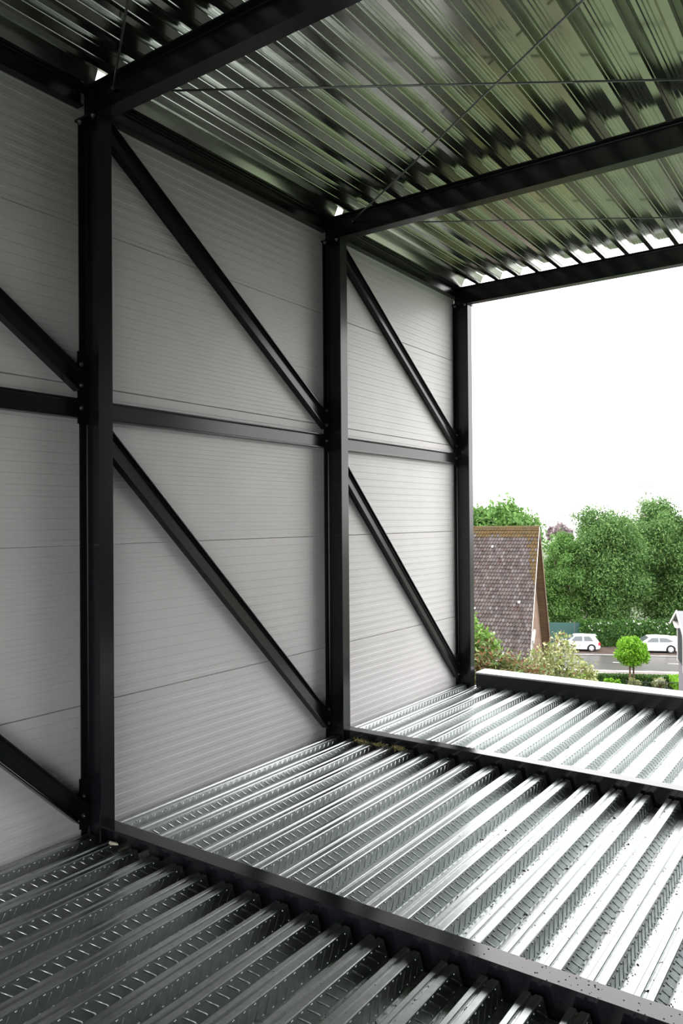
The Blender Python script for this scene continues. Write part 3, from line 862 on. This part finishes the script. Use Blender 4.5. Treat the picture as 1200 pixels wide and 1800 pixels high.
for i in range(rows):
    for j in range(int(11 / TWD)):
        a0 = -j * TWD - TWD + (TWD / 2 if i % 2 else 0) - .02
        a1 = a0 + TWD * .86
        if a1 > 0: a1 = -.005
        k0, k1 = i * EXP - .02, (i + 1) * EXP + .012
        lf = .045 + rnd.uniform(-.010, .016)
        tl = rnd.uniform(-.004, .004)
        P = [roofp(a0, k0, .008), roofp(a1, k0, .008), roofp(a1, k1 - .07, lf + tl), roofp((a0 + a1) / 2, k1 + .005, lf + .006), roofp(a0, k1 - .07, lf - tl),
             roofp(a1, k1 - .07, lf - .028), roofp((a0 + a1) / 2, k1 + .005, lf - .03), roofp(a0, k1 - .07, lf - .028)]
        tgt = tiles
        e_ = -a1
        if (i < 1.8 + 1.2 * rnd.random()) or (i < 16 and e_ < .55 * (1 - i / 17) + .1 * rnd.random() and rnd.random() < .85): tgt = mossy
        elif rnd.random() < (.03 if i < 6 else .010):
            q = roofp(a0 + TWD * .4, k1 - .08, lf + .004); w_ = .035 + .03 * rnd.random()
            whites.add([roofp(a0 + TWD * .4 - w_, k1 - .07 - w_, lf + .004), roofp(a0 + TWD * .4 + w_, k1 - .07 - w_, lf + .004), roofp(a0 + TWD * .4 + w_ * .6, k1 - .07 + w_, lf + .012), roofp(a0 + TWD * .4 - w_ * .8, k1 - .07 + w_, lf + .012)], [(0, 3, 2, 1)])
        tgt.add(P, [(0, 4, 3, 2, 1), (2, 3, 6, 5), (3, 4, 7, 6), (1, 2, 5), (0, 7, 4)])
tiles.build('tiles', M['tile'], house, kind='stuff')
mossy.build('mossy_tiles', M['moss_tile'], house, kind='stuff', label='moss-covered tiles along the ridge')
whites.build('lichen', M['white_tile'], house, kind='stuff', label='white lichen specks')
mb = MB()
for j in range(28):
    a0 = -j * .4 - .4
    mb.sweep([(-.11, -.07), (-.07, .03), (0, .065), (.07, .03), (.11, -.07)], HS(a0 + .004, 0, RZ + .02 + rnd.uniform(-.008, .008)), (-math.sin(HA), math.cos(HA), 0), (0, 0, 1), (math.cos(HA), math.sin(HA), 0), .392)
mb.build('ridge_tiles', M['moss_tile'], house, kind='stuff')
# gable wall set back under the verge, verge boards, boarding
gz = RZ - HD * TANP
mb = MB()
ws = HD - .45
mb.add([HS(-.42, 0, RZ - .35), HS(-.42, -ws, RZ - .35 - ws * TANP), HS(-.42, -ws, GROUND), HS(-.42, ws, GROUND), HS(-.42, ws, RZ - .35 - ws * TANP),
        HS(-10.5, 0, RZ - .35), HS(-10.5, -ws, RZ - .35 - ws * TANP), HS(-10.5, -ws, GROUND), HS(-10.5, ws, GROUND), HS(-10.5, ws, RZ - .35 - ws * TANP)],
       [(0, 1, 2, 3, 4), (5, 9, 8, 7, 6), (1, 6, 7, 2), (4, 3, 8, 9)])
mb.build('gable_wall', M['brick'], house, recalc=True)
for side in (-1, 1):
    mb = MB()
    lo = .0 if side < 0 else -.2
    P = [roofp(.0, 0, .06, side), roofp(.018, 0, .06, side), roofp(.018, sl, .06, side), roofp(0, sl, .06, side), roofp(0, 0, lo, side), roofp(.018, 0, lo, side), roofp(.018, sl, lo, side), roofp(0, sl, lo, side)]
    mb.add(P, [(0, 1, 2, 3), (7, 6, 5, 4), (0, 4, 5, 1), (1, 5, 6, 2), (2, 6, 7, 3), (3, 7, 4, 0)])
    mb.build('verge_board', M['white_trim'] if side < 0 else M['boarding'], house, recalc=True, label='white verge strip' if side < 0 else 'dark verge board')
# balcony bay at the foot of the gable: bright bracket and white posts
mb = MB(HS)
mb.add([(-.05, -3.1, -3.75), (-.05, -2.35, -3.35), (-.05, -2.3, -3.5), (-.05, -3.0, -3.95), (.04, -3.1, -3.75), (.04, -2.35, -3.35), (.04, -2.3, -3.5), (.04, -3.0, -3.95)],
       [(0, 1, 2, 3), (4, 5, 6, 7), (0, 1, 5, 4), (1, 2, 6, 5), (2, 3, 7, 6), (3, 0, 4, 7)])
mb.build('bracket', M['white_trim'], house, recalc=True)
for k in range(3):
    MB(HS).box((-.10, -3.42 + k * .42, -6.4), (-.06, -3.37 + k * .42, -3.9)).build('post', M['white_trim'], house, label='slim white post')
MB(HS).box((-.41, -3.4, -6.6), (-.36, -2.4, -3.95)).build('window', M['dark_window'], house, label='dark glazed opening')

# ---- green fence, pale buildings
gf = thing('green_fence', 'dark green sheeted fence behind the pale grey car', 'fence', S(-3.0, 8.3, GROUND), None, 'thing')
for k in range(5):
    s0 = -10 + k * 2.4
    MB(S).box((s0, 8.28, GROUND + .05), (s0 + 2.34, 8.33, GROUND + 1.95)).build('panel', M['fence'], gf)
    MB(S).box((s0 - .05, 8.24, GROUND), (s0 + .02, 8.38, GROUND + 2.02)).build('post', M['fence_post'], gf)
cbd = thing('cream_building', 'cream building half hidden by the trees behind the green fence', 'building', S(-1.5, 24, GROUND), None, 'thing')
MB(S).box((-6, 21, GROUND), (.2, 28, -5.6)).build('wall', M['cream'], cbd)
MB(S).sweep([(-6.3, -5.6), (.5, -5.6), (-2.9, -3.6)], (0, 20.8, 0), (1, 0, 0), (0, 0, 1), (0, 1, 0), 7.5).build('roof', M['terracotta'], cbd, recalc=True)
# faint church tower and block
def farbox(r0, r1, d0, d1, z0, z1): 
    mb = MB()
    pts = [cam2(r0, d0), cam2(r1, d0), cam2(r1, d1), cam2(r0, d1)]
    mb.add([(p[0], p[1], z0) for p in pts] + [(p[0], p[1], z1) for p in pts], [(0, 3, 2, 1), (4, 5, 6, 7), (0, 1, 5, 4), (1, 2, 6, 5), (2, 3, 7, 6), (3, 0, 4, 7)])
    return mb
ct = thing('church_tower', 'very faint pale church tower above the highest tree', 'tower', (*cam2(159.3, 400), GROUND), None, 'thing')
farbox(155.3, 163.2, 400, 408, GROUND, 13).build('shaft', M['stone'], ct)
farbox(156.2, 162.4, 401, 407, 13, 18).build('belfry', M['stone'], ct)
farbox(155.9, 162.7, 400.6, 407.4, 18, 18.5).build('cornice', M['stone_dark'], ct)
farbox(157.2, 161.4, 402, 406, 18.5, 22.5).build('lantern', M['stone'], ct)
for rr in (156.9, 158.7, 160.9):
    farbox(rr, rr + .7, 400.8, 401.3, 13.4, 16.6).build('opening', M['stone_dark'], ct)
bk = thing('apartment_block', 'faint pale apartment block on the horizon past the tiled roof', 'building', (*cam2(83, 300), GROUND), None, 'thing')
farbox(74, 88, 300, 312, GROUND, 1.9).build('wall', M['stone'], bk)
farbox(84, 91, 298, 310, GROUND, 4.6).build('wall', M['stone'], bk)
farbox(73.6, 84, 299.6, 312.4, 1.9, 2.3).build('roof', M['stone_roof'], bk)
for k in range(9):
    farbox(75 + k * 1.1, 75.6 + k * 1.1, 299.8, 300.1, .0, .9).build('window', M['stone_dark'], bk)
for k in range(4):
    farbox(85 + k * 1.5, 85.8 + k * 1.5, 297.8, 298.1, 2.2, 3.5).build('window', M['stone_dark'], bk)

# ---- mauve house at the right edge
g = Vector((math.cos(YAW) * .297 - math.sin(YAW) * .955, math.sin(YAW) * .297 + math.cos(YAW) * .955, 0))    # along the gable, away
q_ = Vector((math.cos(YAW) * .955 + math.sin(YAW) * .297, math.sin(YAW) * .955 - math.cos(YAW) * .297, 0))   # along the ridge
ao = Vector((*cam2(17.4, 40), 0))
def MS(a, b_, z):
    p = ao + q_ * a + g * b_
    return (p.x, p.y, z)
AZ, HW, DR = -3.05, 2.9, .95
mh = thing('mauve_house', 'mauve rendered house with a grey gabled roof at the picture edge', 'house', MS(3, 0, GROUND), None, 'thing')
MB(MS).add([(.32, 0, AZ - .25), (.32, -HW + .5, AZ - DR - .1), (.32, -HW + .5, GROUND), (.32, HW - .5, GROUND), (.32, HW - .5, AZ - DR - .1),
            (7, 0, AZ - .25), (7, -HW + .5, AZ - DR - .1), (7, -HW + .5, GROUND), (7, HW - .5, GROUND), (7, HW - .5, AZ - DR - .1)],
           [(0, 1, 2, 3, 4), (5, 9, 8, 7, 6), (1, 6, 7, 2), (4, 3, 8, 9)]).build('wall', M['mauve'], mh, recalc=True)
for sd in (-1, 1):
    MB(MS).add([(0, 0, AZ), (7.4, 0, AZ), (7.4, sd * HW, AZ - DR), (0, sd * HW, AZ - DR), (0, 0, AZ - .1), (7.4, 0, AZ - .1), (7.4, sd * HW, AZ - DR - .1), (0, sd * HW, AZ - DR - .1)],
               [(0, 1, 2, 3), (7, 6, 5, 4), (0, 4, 5, 1), (1, 5, 6, 2), (2, 6, 7, 3), (3, 7, 4, 0)]).build('roof_slope', M['lead'], mh, recalc=True)
    MB(MS).add([(-.05, 0, AZ + .04), (0, 0, AZ + .04), (0, sd * (HW + .05), AZ - DR + .02), (-.05, sd * (HW + .05), AZ - DR + .02), (-.05, 0, AZ - .10), (0, 0, AZ - .10), (0, sd * (HW + .05), AZ - DR - .12), (-.05, sd * (HW + .05), AZ - DR - .12)],
               [(0, 1, 2, 3), (7, 6, 5, 4), (0, 4, 5, 1), (1, 5, 6, 2), (2, 6, 7, 3), (3, 7, 4, 0)]).build('barge_board', M['white_trim'], mh, recalc=True, label='white barge board')
MB(MS).box((.24, -.3, -5.9), (.31, 1.9, -4.1)).build('window', M['dark_window'], mh)
MB(MS).box((.21, -.42, -6.2), (.31, -.30, -4.05)).build('window_trim', M['white_trim'], mh)
MB(MS).box((.21, 1.9, -6.0), (.31, 2.05, -4.05)).build('window_trim', M['white_trim'], mh)
MB(MS).add([(.0, 1.9, -3.80), (.0, .8, -3.92), (.0, .7, -4.04), (.0, 1.2, -4.06), (.0, 1.8, -3.94), (.31, 1.9, -3.80), (.31, .8, -3.92), (.31, .7, -4.04), (.31, 1.2, -4.06), (.31, 1.8, -3.94)],
           [(0, 1, 2, 3, 4), (9, 8, 7, 6, 5), (0, 5, 6, 1), (1, 6, 7, 2), (2, 7, 8, 3), (3, 8, 9, 4), (4, 9, 5, 0)]).build('canopy', M['white_trim'], mh, recalc=True, label='white hood over the window')
# black garden railing
rl = thing('garden_railing', 'black metal railing in front of the clipped hedge', 'railing', (*cam2(19, 46), GROUND), None, 'thing')
def RS(a, z, w=.02):
    x, y = cam2(a, 46); return Vector((x, y, z))
MB().tube(RS(17.0, -8.02), RS(20.9, -8.10), .022, n=6).build('top_rail', M['blackplastic'], rl)
MB().tube(RS(17.0, -9.3), RS(20.9, -9.35), .02, n=6).build('bottom_rail', M['blackplastic'], rl)
for k in range(4):
    a = 16.95 + k * 1.18
    MB().tube(RS(a, GROUND), RS(a, -7.9), .035, n=6).build('post', M['blackplastic'], rl)
mb = MB()
for k in range(34):
    a = 17.05 + k * .113
    mb.tube(RS(a, -9.33), RS(a, -8.05), .005, n=4)
mb.build('bars', M['blackplastic'], rl, kind='stuff')
